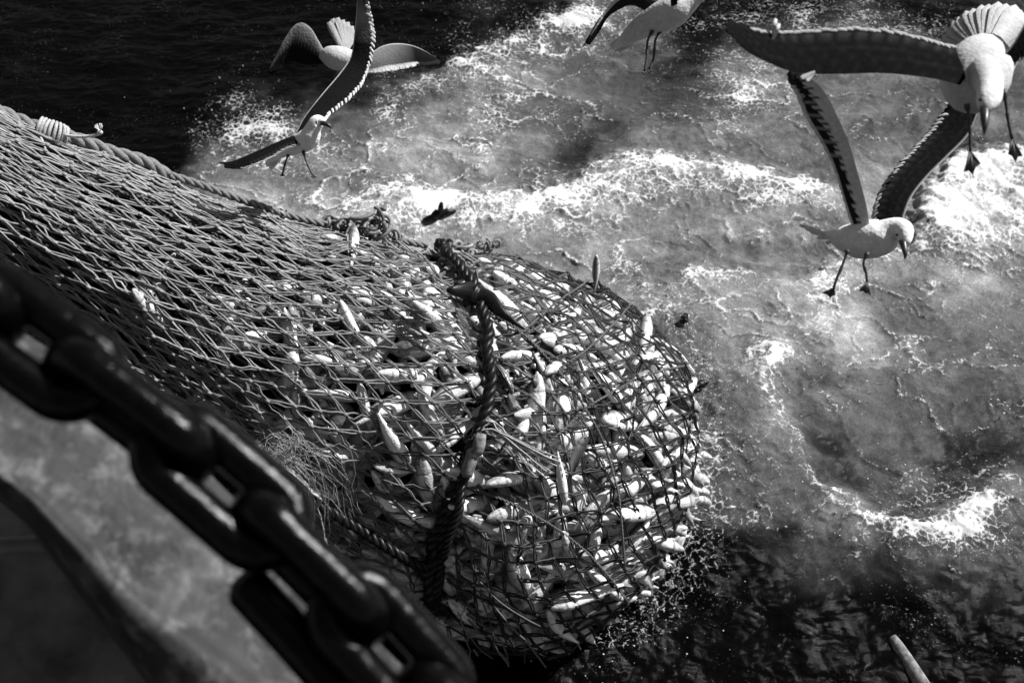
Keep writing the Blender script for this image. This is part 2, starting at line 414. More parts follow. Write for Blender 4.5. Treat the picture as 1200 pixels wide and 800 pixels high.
mb.build('strap_flap', M_black_rope, net)
mb = MB()
a_ = npath([(565, 507), (560, 530), (555, 556)], .10, 10)
tube(mb, a_, [.026, .035, .037, .035, .034, .034, .036, .036, .034, .025], 10)
mb.build('rope_sleeve', M_pale_wood, net)
mb = MB()
for k in range(14):
    y0 = 503+random.uniform(-6, 6); e = random.uniform(-14, 14)
    tube(mb, npath([(556+random.uniform(-3, 3), y0+4), (572, y0-4), (600, 518+e*.5), (640+random.uniform(-20, 15), 545+e)], .06+random.uniform(0, .03), 16), .0042, 4, .38)
mb.build('frayed_strands', M_rope, net)
# messy slack twines in the shaded lower part
mb = MB()
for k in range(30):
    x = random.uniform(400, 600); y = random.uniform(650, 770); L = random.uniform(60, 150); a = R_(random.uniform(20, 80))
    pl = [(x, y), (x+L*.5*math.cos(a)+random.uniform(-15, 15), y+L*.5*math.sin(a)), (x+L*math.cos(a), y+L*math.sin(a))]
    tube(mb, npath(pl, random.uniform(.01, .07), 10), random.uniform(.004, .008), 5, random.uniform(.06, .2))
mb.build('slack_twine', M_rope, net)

# pale frayed twine tuft caught between the net and the chain
tf = empty('twine_tuft', on_net(345, 550, .1)[0]); mbt = MB(); rd = random.Random(4)
for k in range(80):
    sx = 318+rd.gauss(0, 10); sy = 520+rd.gauss(0, 8); ex = 368+rd.gauss(0, 26); ey = 598+rd.gauss(0, 24); w_ = rd.uniform(.02, .16)
    mx = (sx+ex)/2+rd.uniform(5, 30); my = (sy+ey)/2-rd.uniform(5, 35)
    q = [on_net(*p, w_+rd.uniform(-.01, .04))[0] for p in cr([(sx, sy), (sx+rd.uniform(0, 22), sy-rd.uniform(-4, 16)), (mx, my), (ex, ey)], 14)]
    tube(mbt, q, rd.uniform(.0009, .0022), 4, rd.uniform(.15, .4))
for k in range(4):
    q = [on_net(x, y, .12+k*.01)[0] for x, y in cr([(335, 520), (365, 545), (385, 590), (402, 640)], 16)]
    tube(mbt, [p+Vector((k*.006, 0, 0)) for p in q], .005, 5, .45)
for k in range(60):
    c = on_net(330+rd.gauss(0, 14), 524+rd.gauss(0, 8), rd.uniform(.05, .16))[0]; a = Vector((rd.gauss(0, 1), rd.gauss(0, 1), rd.gauss(0, 1))).normalized(); b = a.orthogonal().normalized(); R0 = rd.uniform(.02, .06)
    tube(mbt, [c+a*R0*math.cos(t*.7)+b*R0*math.sin(t*.7) for t in range(rd.randint(4, 9))], .0014, 4, rd.uniform(.3, .6))
mbt.build('frayed_fibres', M_rope, tf)
tag(tf, 'pale frayed tuft of loose twine snagged between net and chain', 'twine tuft')

# ------------------------------------------------------------ fish
def fish_meshes(bend, lean, fat, name, hi=True):
    ns = 16 if hi else 7; K = 24 if hi else 8
    xs = np.concatenate([np.linspace(0, .3, K//2), np.linspace(.36, 1, K-K//2)])
    hp = np.interp(xs, [0, .03, .08, .16, .28, .42, .6, .78, .9, .96, 1], [.022, .055, .08, .11, .128, .130, .108, .064, .032, .024, .02])*fat
    mb = MB(); vs = []; col = []
    def spine(x): return Vector(((x-.45), bend*math.sin(x*2.6)*.1, lean*.05*math.sin(x*3)))
    for x, h in zip(xs, hp):
        for j in range(ns):
            a = 2*math.pi*j/ns; yy = math.cos(a)*h*.68; zz = math.sin(a)*h*(1.05 if math.sin(a) < 0 else .95)
            vs.append(spine(x)+Vector((0, yy, zz)))
            t = math.sin(a); c = np.interp(t, [-1, -.1, .25, .6, 1], [1.0, .95, .6, .18, .07])
            if x < .2: c *= .75
            if .2 < x < .24: c *= .3
            if x < .12 and -.55 < t < -.25: c *= .35
            if .25 < x and .1 < t < .3: c *= .5
            col.append(float(c))
    fs = [(i*ns+j, i*ns+(j+1) % ns, (i+1)*ns+(j+1) % ns, (i+1)*ns+j) for i in range(K-1) for j in range(ns)]
    fs += [tuple(range(ns))[::-1], tuple((K-1)*ns+j for j in range(ns))]
    mb.add(vs, fs, col)
    if hi:   # lower jaw lip
        tube(mb, [spine(.0)+Vector((.0, 0, -.012)), spine(.05)+Vector((0, 0, -.035)), spine(.12)+Vector((0, 0, -.055))], [.006, .014, .01], 6, .7)
    body = mb
    tl = MB(); base = spine(.97); n = 9; th = .004
    rim = [base+Vector((.13 + .0*abs(k)-.035*(1-abs(k)**1.2), 0, k*.085)) for k in np.linspace(-1, 1, n)]
    top = [base+Vector((0, 0, .016*k)) for k in np.linspace(-1, 1, n)]
    V = []
    for k in range(n): V += [top[k]+Vector((0, th, 0)), rim[k]+Vector((0, th*.4, 0)), top[k]-Vector((0, th, 0)), rim[k]-Vector((0, th*.4, 0))]
    F = []
    for k in range(n-1):
        a = k*4; b = a+4; F += [(a, a+1, b+1, b), (a+2, b+2, b+3, a+3), (a+1, a+3, b+3, b+1)]
    F += [(0, 2, 3, 1), (4*(n-1), 4*(n-1)+1, 4*(n-1)+3, 4*(n-1)+2)]
    tl.add(V, F)
    df = MB()
    af = MB()
    for tgt, x0, x1, hh, sg in ((df, .3, .86, .045, 1), (af, .5, .8, .035, -1)):
        V = []; F = []; m = 14
        for k in range(m):
            x = x0+(x1-x0)*k/(m-1); h0 = float(np.interp(x, xs, hp))*.85*sg; e = hh*(.35+.65*abs(math.sin(math.pi*(.18+2.6*k/(m-1)))))*(1-.4*k/(m-1))*sg
            sp = spine(x); V += [sp+Vector((0, .003, h0)), sp+Vector((.03, .001, h0+e)), sp+Vector((0, -.003, h0)), sp+Vector((.03, -.001, h0+e))]
        for k in range(m-1):
            a = k*4; b = a+4; F += [(a, a+1, b+1, b), (a+2, b+2, b+3, a+3), (a+1, a+3, b+3, b+1)]
        tgt.add(V, F)
    eyes = []
    for sg in (-1, 1):
        e = MB(); c = spine(.085)+Vector((0, sg*.043*fat, .022)); V = []; F = []
        for a in range(1, 6):
            for b in range(10):
                th_ = math.pi*a/6; V.append(c+Vector((math.cos(b*.628)*math.sin(th_)*.024, math.cos(th_)*.014*sg, math.sin(b*.628)*math.sin(th_)*.024)))
        F = [(i*10+j, i*10+(j+1) % 10, (i+1)*10+(j+1) % 10, (i+1)*10+j) for i in range(4) for j in range(10)] + [tuple(range(10)), tuple(range(49, 39, -1))]
        e.add(V, F); eyes.append(e)
    return body, tl, df, af, eyes
protos = []
for k, (bd, ln, ft) in enumerate([(0, 0, 1), (.9, .3, 1.08), (-.9, -.4, .95), (.4, 1, 1.15)]):
    b, tl, df, af, ey = fish_meshes(bd, ln, ft, 'f')
    root = empty('fish', (0, 0, 0)); b.build('body', M_fish, root); tl.build('tail_fin', M_fin, root); df.build('dorsal_fin', M_fin, root); af.build('anal_fin', M_fin, root)
    for e in ey: e.build('eye', M_eye, root)
    protos.append(root)
used = set()
def place_fish(k, loc, xdir, zdir, size, label, group=None):
    pr = protos[k]
    if k not in used: r = pr; used.add(k)
    else:
        r = pr.copy(); C.objects.link(r)
        for ch in list(pr.children):
            c = ch.copy(); C.objects.link(c); c.parent = r; c.matrix_parent_inverse = ch.matrix_parent_inverse
    x = xdir.normalized(); z = (zdir-x*zdir.dot(x)).normalized(); y = z.cross(x)
    M = Matrix((x, y, z)).transposed().to_4x4(); M.translation = loc
    r.matrix_world = M @ Matrix.Scale(size, 4)
    tag(r, label, 'fish', group); return r
# special fish poking through the mesh  (snout px, tail px, standing out, label)
def poke(px0, py0, px1, py1, out0, out1, label, k=0, roll=0, size=None):
    a, n = on_net(px0, py0, out0) if out0 is not None else (None, None)
    b, n2 = on_net(px1, py1, out1)
    x = b-a; z = x.cross(n2).normalized()
    z = Matrix.Rotation(roll, 4, x.normalized()) @ z
    L = size or x.length/1.0
    place_fish(k, a+x.normalized()*L*.45, x, z, L, label)
def poke_abs(A, B, label, k=0, roll=0, size=.4):
    x = B-A; z = x.cross(CF).normalized(); z = Matrix.Rotation(roll, 4, x.normalized()) @ z
    place_fish(k, A+x.normalized()*size*.45, x, z, size, label)
q, n = on_net(415, 322, -.08); poke_abs(P(415, 264, 5.82), q, 'pale fish standing nose up by the lumpy knot on the top rope', 0, R_(120), .34)
q, n = on_net(697, 345, -.1); poke_abs(P(699, 299, 6.45), q, 'small pale fish head sticking up from the top edge of the full bag', 0, R_(120), .26)
q, n = on_net(764, 425, -.1); poke_abs(P(758, 367, 6.4), q, 'slim bright fish snout sticking up at the right shoulder of the bag', 2, R_(190), .36)
poke(157, 338, 185, 385, .035, -.10, 'lone fish head with a black eye squeezed through the drawn-out mesh nearest the chain', 0, R_(110), .30)
poke(398, 352, 430, 392, .005, -.04, 'fish squeezed through the mesh left of the dark strap, below the standing one', 1, R_(100), .30)
poke(655, 588, 650, 528, .05, .045, 'whole white fish lying nose down on the outside of the net', 0, R_(90), .30)
q, n = on_net(555, 372, -.05); poke_abs(P(551, 334, 6.0), q, 'striped pale fish head jutting out where the flap crosses the dark strap', 3, R_(190), .26)
poke(600, 462, 570, 420, .03, -.02, 'dark fish lying slantwise just right of the dark strap', 2, R_(260), .28)
poke(686, 508, 676, 560, .03, -.03, 'narrow shaded fish hanging nose up above the white rounded one', 2, R_(260), .28)
# the packed catch
cand = []
tries = 0
cs = rng.uniform(.9, STOT-.02, 60000); cv = rng.uniform(-.5, .5, 60000)
cp, cD = net_surf(cs, cv, -.055)
_, _, cr_ = axis_at(cs)
toc = np.array(CL)-cp; toc /= np.linalg.norm(toc, axis=1, keepdims=True); fac = np.sum(toc*cD, axis=1)
fpx = 600+FPX*(cp[:, 0])/((cp-np.array(CL))@np.array(CF)); dep = (cp-np.array(CL))@np.array(CF); fpy = 400-FPX*((cp-np.array(CL))@np.array(CU))/dep
ok = (fac > -.02) & (cp[:, 2] > -.12) & (fpy < 820)
prob = np.interp(cs, [0, 1.4, 2.2, 2.9, 3.4, 3.8], [0, .02, .12, .35, .8, 1.0])*cr_/Rm
ok &= rng.uniform(0, 1, 60000) < prob
# fewer fish high on the left part, as the catch lies low in the bag
ok &= ~((cs < 3.2) & (fpy < 330))
idx = np.where(ok)[0]
keep = []; kp = np.zeros((0, 3))
for md in (.14, .12, .10, .085):
    for i in idx:
        if len(keep) >= 291: break
        if len(kp) and np.min(np.linalg.norm(kp-cp[i], axis=1)) < md: continue
        keep.append(i); kp = np.vstack([kp, cp[i]])
print('fish', len(keep))
rf = random.Random(11)
for n_, i in enumerate(keep):
    D = Vector(cD[i]); p = Vector(cp[i]); t1 = D.orthogonal().normalized(); t2 = D.cross(t1)
    # mostly lying in the surface, random headings, belly or flank outwards
    c, T, r = axis_at(np.array([cs[i]])); Tv = Vector(T[0])
    a = rf.gauss(0, .9)+(math.pi if rf.random() < .5 else 0); Tt = (Tv-D*Tv.dot(D)).normalized(); Bt = D.cross(Tt)
    x = Tt*math.cos(a)+Bt*math.sin(a) - D*(tl_ := rf.uniform(.0, .22))
    roll = rf.uniform(-1.5, 1.5)
    z = (-D*math.cos(roll)+x.cross(D).normalized()*math.sin(roll))
    lf = cs[i] < 3.25
    place_fish(rf.randrange(4), p-D*(rf.uniform(.0, .02)+tl_*.17)-(D*.05 if lf else D*0), x, z, rf.uniform(.34, .47),
               'pale fish lying inside the drawn-out mesh left of the dark strap' if lf else 'silvery fish packed tight against the mesh inside the bulging net end',
               'loose fish in the drawn-out part of the net' if lf else 'fish packed in the bulging end of the net')
# deeper layer: one heap nobody could count
lb = fish_meshes(.4, 0, 1, 'l', False)[0]; lv = np.array([tuple(v) for v in lb.v]); lfc = [f for f in lb.f]; quads = np.array([f for f in lfc if len(f) == 4]); lc = np.array(lb.c)
idx2 = idx[rng.permutation(len(idx))][:1300]; VV = []; FF = []; SH = []
for n_, i in enumerate(idx2):
    D = Vector(cD[i]); p = Vector(cp[i])-D*rf.uniform(.06, .11); x = D.orthogonal().normalized(); x = Matrix.Rotation(rf.uniform(0, 6.3), 3, D) @ x - D*rf.uniform(0, .3); x.normalize()
    z = Matrix.Rotation(rf.uniform(-1.5, 1.5), 3, x) @ (-D); z = (z-x*z.dot(x)).normalized(); y = z.cross(x); M = np.array(Matrix((x, y, z)))
    VV.append((lv*rf.uniform(.3, .44)) @ M + np.array(p)); FF.append(quads+n_*len(lv)); SH.append(lc*rf.uniform(.2, .85))  # heap colour darkened to paint the shade between the upper fish
o = npmesh('fish_heap', np.vstack(VV), np.vstack(FF), M_fish, None, np.concatenate(SH)); tag(o, 'dense heap of silvery fish deeper inside the net', 'fish heap', None, 'stuff')

# ------------------------------------------------------------ gulls
def body_loft(mb, st, gain=1.15, ns=16, colf=None, flat=1.0):
    """st rows: px,py,depth,radius px, tone"""
    q = cr(st, 5*len(st)); pts = [P(a, b, d) for a, b, d, r, c in q]; rd = [max(.2, r)*d*DSC/FPX for a, b, d, r, c in q]
    tube(mb, pts, rd, ns, [min(.92, float(c)*gain) for a, b, d, r, c in q], 0, True, flat)
def wing(mb, st, top, bot, nf=26, flip=1, thick=.014, seed=0, slant=.06):
    """st rows: LEx,LEy,LEd,TEx,TEy,TEd from root to tip; top faces the camera when flip=1"""
    rd = random.Random(seed)
    q = cr(st, 40)
    LE = [P(*r[:3]) for r in q]; TE = [P(*r[3:]) for r in q]
    def at(A, s): x = max(0, min(1, s))*39; i = min(int(x), 38); return A[i].lerp(A[i+1], x-i)
    # covert panel: thick lens from the leading edge back to 62% chord
    V = []; F = []; cc = []; nc = 14; m = 64
    for i in range(m):
        s = i/(m-1); a = at(LE, s); b = at(TE, s); ch = b-a
        sp = (at(LE, s+.03)-at(LE, s-.03)); nrm = sp.cross(ch).normalized()
        if nrm.dot(CL-a)*flip < 0: nrm = -nrm
        ext = .93-.38*max(0, (s-.72)/.28)
        tk = thick*(1-.75*s)
        for side in (1, -1):
            for k in range(nc):
                c = k/(nc-1); prof = math.sqrt(c+.0)*(1-c)**.8*1.9 if c < 1 else .02
                camber = .035*ch.length*math.sin(math.pi*c*ext)
                V.append(a+ch*(c*ext)+nrm*(side*tk*.5*prof+camber*1.0))
                cc.append((top if side > 0 else bot)(s, c*ext))
    for i in range(m-1):
        for sd_ in (0, 1):
            for k in range(nc-1):
                a = i*2*nc+sd_*nc+k; b = a+2*nc; F.append((a, a+1, b+1, b) if sd_ else (a, b, b+1, a+1))
    for e in (0, m-1):
        for k in range(nc-1): a = e*2*nc+k; F.append((a, a+1, a+1+nc, a+nc))
    mb.add(V, F, cc)
    # flight feathers
    nf = int(nf*1.5)
    for j in range(nf):
        s1 = (j+.5)/nf; s0 = max(0, s1-slant*(.3+1.6*s1**3)*1.6)
        if s1 > .78: s0 = min(s0, .74+.1*(s1-.78)/.22)
        o = at(LE, s0).lerp(at(TE, s0), .42); e = at(TE, s1); e = e+(e-o)*rd.uniform(-.04, .05)
        sp = (at(TE, s1+.04)-at(TE, s1-.04)); L = (e-o).length
        nrm = sp.cross(e-o).normalized()
        if nrm.dot(CL-o)*flip < 0: nrm = -nrm
        side = (e-o).cross(nrm).normalized(); span = (at(TE, 1)-at(TE, 0)).length
        W_ = span/nf*3.0
        V = []; F = []; cc = []; K = 7
        for k in range(K):
            t = (0, .2, .45, .7, .86, .95, 1)[k]; wd = W_*(.7+.3*t)*(1, 1, 1, 1, .98, .85, .5)[k]
            p = o.lerp(e, t)+nrm*(.012*L*math.sin(math.pi*t)-.004*(1-t)+(.0006*(j % 2)))
            for sg, lift in ((-1, -.0015), (0, .0015), (1, -.0015)):
                for dz in (1, -1):
                    V.append(p+side*sg*wd*.5+nrm*(lift+dz*.0010)); c = .42+.58*t
                    f = top if dz > 0 else bot; cc.append(f(s1, c)*(1-.12*abs(sg) if sg else 1)*rd.uniform(.92, 1.08))
        for k in range(K-1):
            a = k*6; b = a+6
            F += [(a, b, b+2, a+2), (a+2, b+2, b+4, a+4), (a+1, a+3, b+3, b+1), (a+3, a+5, b+5, b+3), (a, a+1, b+1, b), (a+4, b+4, b+5, a+5)]
        e0 = (K-1)*6; F += [(e0, e0+1, e0+3, e0+2), (e0+2, e0+3, e0+5, e0+4)]
        mb.add(V, F, cc)
def fan(mb, base, tips, d0, d1, col, wpx, tipcol=None):
    b = P(*base, d0)
    for k, tp in enumerate(tips):
        e = P(tp[0], tp[1], d1+.004*k); side = (e-b).cross(CF).normalized(); nrm = side.cross(e-b).normalized(); V = []; F = []; cc = []; K = 7
        for i in range(K):
            t = i/(K-1); wd = 1.35*wpx*d1*DSC/FPX*(.35+.65*t)*(1, 1, 1, 1, 1, .92, .5)[i]
            p = b.lerp(e, t)+nrm*.004*(k % 2)
            for sg in (-1, 0, 1):
                for dz in (1, -1): V.append(p+side*sg*wd*.5+nrm*((.0012 if sg == 0 else -.0004)+dz*.0008)); cc.append((col if t < .75 or tipcol is None else tipcol)*(1-.10*(sg < 0)))
        for i in range(K-1):
            a = i*6; c = a+6; F += [(a, c, c+2, a+2), (a+2, c+2, c+4, a+4), (a+1, a+3, c+3, c+1), (a+3, a+5, c+5, c+3), (a, a+1, c+1, c), (a+4, c+4, c+5, a+5)]
        e0 = (K-1)*6; F += [(e0, e0+1, e0+3, e0+2), (e0+2, e0+3, e0+5, e0+4)]
        mb.add(V, F, cc)
def leg(mb, joints, toes, d, r=1.6, col=.5):
    q = [P(x, y, d) for x, y in joints]; k = d*DSC/FPX
    tube(mb, cr(q, 12), [r*k*(1.9 if i < 2 else 1.35 if i == 6 else 1) for i in range(12)], 8, col, 1)
    if toes:
        a = q[-1]; tp = [P(x, y, d-.01) for x, y in toes]
        for t in tp: tube(mb, [a, a.lerp(t, .5), t], [r*k*.8, r*k*.7, r*k*.3], 6, col, 1)
        n = (tp[0]-a).cross(tp[-1]-a).normalized()*.0012; mid = [tp[i].lerp(tp[i+1], .5).lerp(a, .12) for i in range(len(tp)-1)]
        rim = [tp[0]]
        for i in range(len(mid)): rim += [mid[i], tp[i+1]]
        V = [a+n, a-n]+[x for p in rim for x in (p+n, p-n)]; F = []
        for i in range(len(rim)-1): u = 2+2*i; F += [(0, u, u+2), (1, u+3, u+1), (u, u+1, u+3, u+2)]
        mb.add(V, F, col, 1)
def gull(loc, mb, beak, eyes, label, d):
    r = empty('gull', loc); mb.build('body', [M_feather, M_leg], r)
    if beak:
        b = MB(); q = cr(beak, 10); tube(b, [P(x, y, dd) for x, y, dd, rr in q], [max(.3, rr)*dd*DSC/FPX for x, y, dd, rr in q], 9, .5, 0, True, 1.0); b.build('beak', M_horn, r)
    for (x, y, dd, rr) in eyes:
        b = MB(); c = P(x, y, dd); R0 = rr*dd*DSC/FPX; V = []; 
        for i in range(1, 6):
            for j in range(8): V.append(c+Vector((math.sin(math.pi*i/6)*math.cos(j*.785), math.sin(math.pi*i/6)*math.sin(j*.785), math.cos(math.pi*i/6)))*R0)
        b.add(V, [(i*8+j, i*8+(j+1) % 8, (i+1)*8+(j+1) % 8, (i+1)*8+j) for i in range(4) for j in range(8)]+[tuple(range(8)), tuple(range(39, 31, -1))]); b.build('eye', M_eye, r)
    tag(r, label, 'gull', 'gulls hovering over the net'); return r
dk = .012
def topf(s, c):
    if c > .93 and s < .78: return .45
    if c < .03: return .3  # pale leading edge: sunlit rim painted into the feather colour
    if .62 < c < .88 and s < .65: return .008+.03*(.5+.5*math.sin(s*260))*(c-.62)/.26
    return dk*.6+.004*max(0, math.sin(s*150+c*9))**4+.004*max(0, math.sin(c*26+s*3))**6
def undf(s, c):
    if c > .86: return .8 if s < .85 else .06
    jg = .50+.12*math.sin(s*160)+.05*math.sin(s*71)-.10*s
    if c > jg and s < .95: return .03 + (.3 if math.sin(s*160+2) > .93 else 0)
    if c < .05: return .85
    return (.80+.05*math.sin(s*150+c*8)) if s < .85 else .3
# gull with raised wings (right)
mb = MB(); d = 3.6
body_loft(mb, [(966, 273, 3.7, 2.5, .7), (977, 276, 3.69, 8, .75), (990, 279, 3.66, 16, .78), (1012, 281, 3.62, 23, .8), (1034, 277, 3.58, 21.5, .82), (1048, 269, 3.55, 14.5, .85), (1058, 270, 3.52, 12, .85), (1060, 281, 3.5, 8.5, .85), (1059, 287, 3.5, 4, .6)])
fan(mb, (985, 279), [(937, 264), (944, 268), (950, 272), (957, 278), (968, 285), (976, 288)], 3.68, 3.74, .75, 4)
wing(mb, [(1019, 262, 3.56, 1000, 268, 3.62), (1014, 235, 3.5, 990, 238, 3.6), (1003, 195, 3.42, 977, 196, 3.52), (994, 165, 3.36, 962, 165, 3.46), (982, 138, 3.3, 945, 137, 3.42), (968, 110, 3.28, 934, 112, 3.38), (950, 92, 3.26, 927, 98, 3.34), (928, 80, 3.25, 924, 84, 3.3)],
     undf, topf, 30, 1, .012, 3)
wing(mb, [(1057, 262, 3.6, 1024, 258, 3.68), (1068, 232, 3.68, 1030, 228, 3.74), (1087, 207, 3.76, 1052, 196, 3.82), (1112, 182, 3.84, 1074, 172, 3.9), (1135, 158, 3.9, 1094, 150, 3.96), (1146, 132, 3.94, 1120, 120, 4.0), (1158, 100, 3.98, 1150, 92, 4.02)],
     topf, undf, 26, 1, .012, 4)
leg(mb, [(993, 293), (991, 300), (986, 314), (980, 328), (977, 338)], [(964, 343), (973, 349), (978, 346)], 3.56)
leg(mb, [(1017, 296), (1012, 308), (1015, 320), (1016, 330)], [(1007, 341), (1015, 344), (1020, 346)], 3.5)
gull(P(1015, 281, 3.6), mb, [(1058, 283, 3.49, 4.5), (1060, 292, 3.47, 3.4), (1061, 299, 3.46, 2.2), (1060, 304, 3.46, .6)], [(1051, 275, 3.455, 1.9)],
     'white gull with wings raised in a V, beak pointing down, feet dangling over foam', d)
DSC = 1.16
# nearest gull (top right)
mb = MB(); d = 2.7
body_loft(mb, [(1158, 48, 2.95, 8, .4), (1156, 60, 2.9, 22, .45), (1148, 76, 2.84, 36, .5), (1143, 92, 2.8, 39, .5), (1141, 108, 2.76, 31, .48), (1140, 119, 2.74, 20, .46), (1140, 127, 2.73, 8, .45)], 1.2)
body_loft(mb, [(1150, 70, 2.82, 10, .5), (1153, 84, 2.72, 18, .5), (1158, 96, 2.62, 17, .5), (1160, 106, 2.52, 14.5, .6), (1159, 115, 2.47, 14, .7), (1156, 123, 2.45, 10.5, .7), (1154, 130, 2.44, 5.5, .5)], 1.1)
fan(mb, (1158, 62), [(1102, 54), (1107, 45), (1113, 38), (1119, 31), (1126, 25), (1133, 20), (1141, 15), (1150, 12), (1159, 10), (1168, 9), (1178, 8), (1188, 10), (1197, 13), (1204, 19)], 2.9, 3.05, .5, 30)
wing(mb, [(1125, 100, 2.7, 1150, 58, 2.85), (1092, 92, 2.66, 1112, 54, 2.8), (1035, 86, 2.62, 1060, 39, 2.74), (984, 87, 2.58, 1002, 33, 2.7), (938, 86, 2.56, 935, 37, 2.66), (905, 76, 2.55, 895, 36, 2.62), (872, 58, 2.54, 868, 30, 2.58), (850, 34, 2.54, 850, 28, 2.56)],
     lambda s, c: .35 if (c > .95 and s < .8) else topf(s, min(.92, max(c, .05))), undf, 34, 1, .014, 5)
wing(mb, [(1150, 80, 2.75, 1184, 88, 2.8), (1178, 62, 2.74, 1193, 72, 2.8), (1200, 28, 2.74, 1214, 52, 2.8), (1222, -20, 2.75, 1240, 10, 2.82), (1245, -80, 2.78, 1262, -60, 2.84)],
     topf, undf, 18, 1, .014, 6)
fan(mb, (905, 50), [(909, 22), (914, 27)], 2.6, 2.62, .05, 4.5, .55)
fan(mb, (955, 84), [(938, 92), (946, 94)], 2.56, 2.53, .3, 5, .35)
leg(mb, [(1133, 122), (1136, 140), (1137, 160), (1137, 178)], [(1130, 201), (1140, 205), (1149, 192)], 2.6, 2.0)
leg(mb, [(1176, 105), (1180, 128), (1181, 138), (1186, 163)], [(1182, 181), (1190, 190), (1198, 183)], 2.65, 2.0)
gull(P(1148, 95, 2.7), mb, [(1154, 127, 2.44, 5.5), (1154, 138, 2.42, 5), (1154, 149, 2.41, 3.4), (1153, 158, 2.41, .8)], [(1149, 117, 2.40, 2.2)],
     'nearest gull, seen head on, with fanned tail and long black wing reaching left', d)
DSC = 1.0
# left gull
mb = MB(); d = 5.3
body_loft(mb, [(312, 190, 5.45, 1.5, .75), (322, 183, 5.42, 5, .72), (336, 175, 5.38, 8.5, .72), (350, 169, 5.33, 11.5, .76), (362, 162, 5.28, 12.5, .82), (367, 151, 5.25, 9.5, .85), (371, 143, 5.23, 8, .85), (376, 142, 5.22, 6, .85), (379, 144, 5.21, 3, .8)])
fan(mb, (330, 180), [(309, 184), (310, 189), (312, 194), (316, 198)], 5.4, 5.46, .75, 6)
wing(mb, [(352, 157, 5.3, 354, 168, 5.26), (336, 162, 5.28, 334, 174, 5.22), (312, 172, 5.25, 318, 184, 5.18), (289, 182, 5.22, 300, 192, 5.15), (270, 189, 5.2, 280, 198, 5.15), (256, 190, 5.2, 261, 194, 5.18)],
     topf, undf, 22, 1, .018, 7)
wing(mb, [(346, 158, 5.34, 378, 146, 5.34), (357, 137, 5.4, 386, 132, 5.4), (376, 112, 5.45, 408, 115, 5.45), (398, 86, 5.5, 424, 97, 5.5), (411, 66, 5.52, 433, 76, 5.52), (415, 42, 5.5, 437, 42, 5.5), (418, 10, 5.45, 431, 14, 5.45), (420, -20, 5.4, 424, -22, 5.4)],
     lambda s, c: (.75 if (c > .93 or c < .05) else (.012 if s < .68 else .012+.22*math.exp(-((s-.82)/.1)**2))), undf, 28, 1, .018, 8)  # pale front edge is painted rim light, trailing band is plumage
leg(mb, [(338, 181), (334, 192), (331, 204)], [(328, 206), (331, 207), (334, 206)], 5.33, 1.1)
leg(mb, [(355, 177), (360, 192), (367, 206)], [(364, 208), (368, 209), (371, 207)], 5.28, 1.1)
gull(P(350, 168, 5.3), mb, [(377, 144, 5.21, 3.4), (383, 146, 5.2, 2.8), (387, 148.5, 5.2, 1.9), (388, 151, 5.2, .5)], [(370.5, 143.5, 5.165, 1.4)],
     'white-breasted gull at left with outstretched black wings, beak pointing right', d)
# gull behind it
mb = MB(); d = 6.1
body_loft(mb, [(376, 66, 6.1, 4, .4), (384, 66, 6.08, 11, .45), (394, 68, 6.06, 14, .45), (406, 70, 6.06, 13, .45), (420, 72, 6.08, 10, .45), (434, 74, 6.1, 6, .45)], 1.2)
def gb(s, c): return (.6 if c < .04 else max(.012, .32*(1-(c/(.5+.06*math.sin(s*120)))**2)*(1-s**4)) if c < .93 else .12*(1-s))  # palest strip at the front edge paints a sunlit rim
wing(mb, [(380, 60, 6.1, 378, 76, 6.12), (374, 49, 6.1, 368, 80, 6.14), (365, 34, 6.12, 358, 82, 6.16), (355, 27, 6.14, 348, 80, 6.18), (345, 30, 6.16, 340, 78, 6.2), (333, 47, 6.18, 331, 80, 6.2), (323, 66, 6.2, 322, 84, 6.2), (315, 82, 6.2, 315, 86, 6.2)], gb, gb, 22, 1, .018, 9)
wing(mb, [(428, 66, 6.1, 424, 84, 6.08), (438, 60, 6.1, 436, 86, 6.06), (448, 54, 6.12, 450, 84, 6.06), (463, 51, 6.14, 465, 82, 6.08), (482, 53, 6.16, 486, 78, 6.1), (500, 61, 6.18, 504, 76, 6.14), (517, 72, 6.2, 517, 74, 6.18)],
     lambda s, c: (.5 if c < .04 else .25*max(.05, 1-(s/.7)**3)*(1-.6*c)) if c < .82 else (.6 if s < .7 else .02), gb, 24, 1, .018, 10)  # front strip lightened as a painted sun rim
fan(mb, (404, 64), [(385, 26), (389, 22), (395, 21), (401, 23), (407, 26), (412, 30), (417, 36)], 6.12, 6.2, .4, 8, .35)
gull(P(395, 68, 6.1), mb, None, [], 'greyish gull with bent wings, half hidden behind the white-breasted gull at left', d)
# gull at the top edge
mb = MB(); d = 4.8
body_loft(mb, [(720, 58, 5.0, 2, .6), (734, 45, 4.95, 8, .5), (752, 32, 4.9, 14, .48), (772, 22, 4.85, 18, .5), (790, 13, 4.8, 18.5, .52), (805, 3, 4.78, 14, .55), (817, -5, 4.76, 10, .6), (826, -6, 4.75, 8, .6), (831, -4, 4.75, 4, .5)], 1.3)
fan(mb, (745, 36), [(716, 55), (719, 59), (724, 60), (729, 58), (735, 53), (741, 49), (748, 46)], 4.92, 5.0, .65, 8)
wing(mb, [(788, -4, 4.82, 778, 12, 4.86), (764, -6, 4.82, 758, 12, 4.84), (742, -10, 4.8, 742, 6, 4.84), (722, -3, 4.8, 730, 8, 4.84), (708, 14, 4.82, 714, 18, 4.86), (697, 32, 4.84, 702, 33, 4.86), (682, 55, 4.88, 686, 55, 4.88)],
     lambda s, c: .6 if c < .3 else .03, lambda s, c: .5, 20, 1, .018, 12)
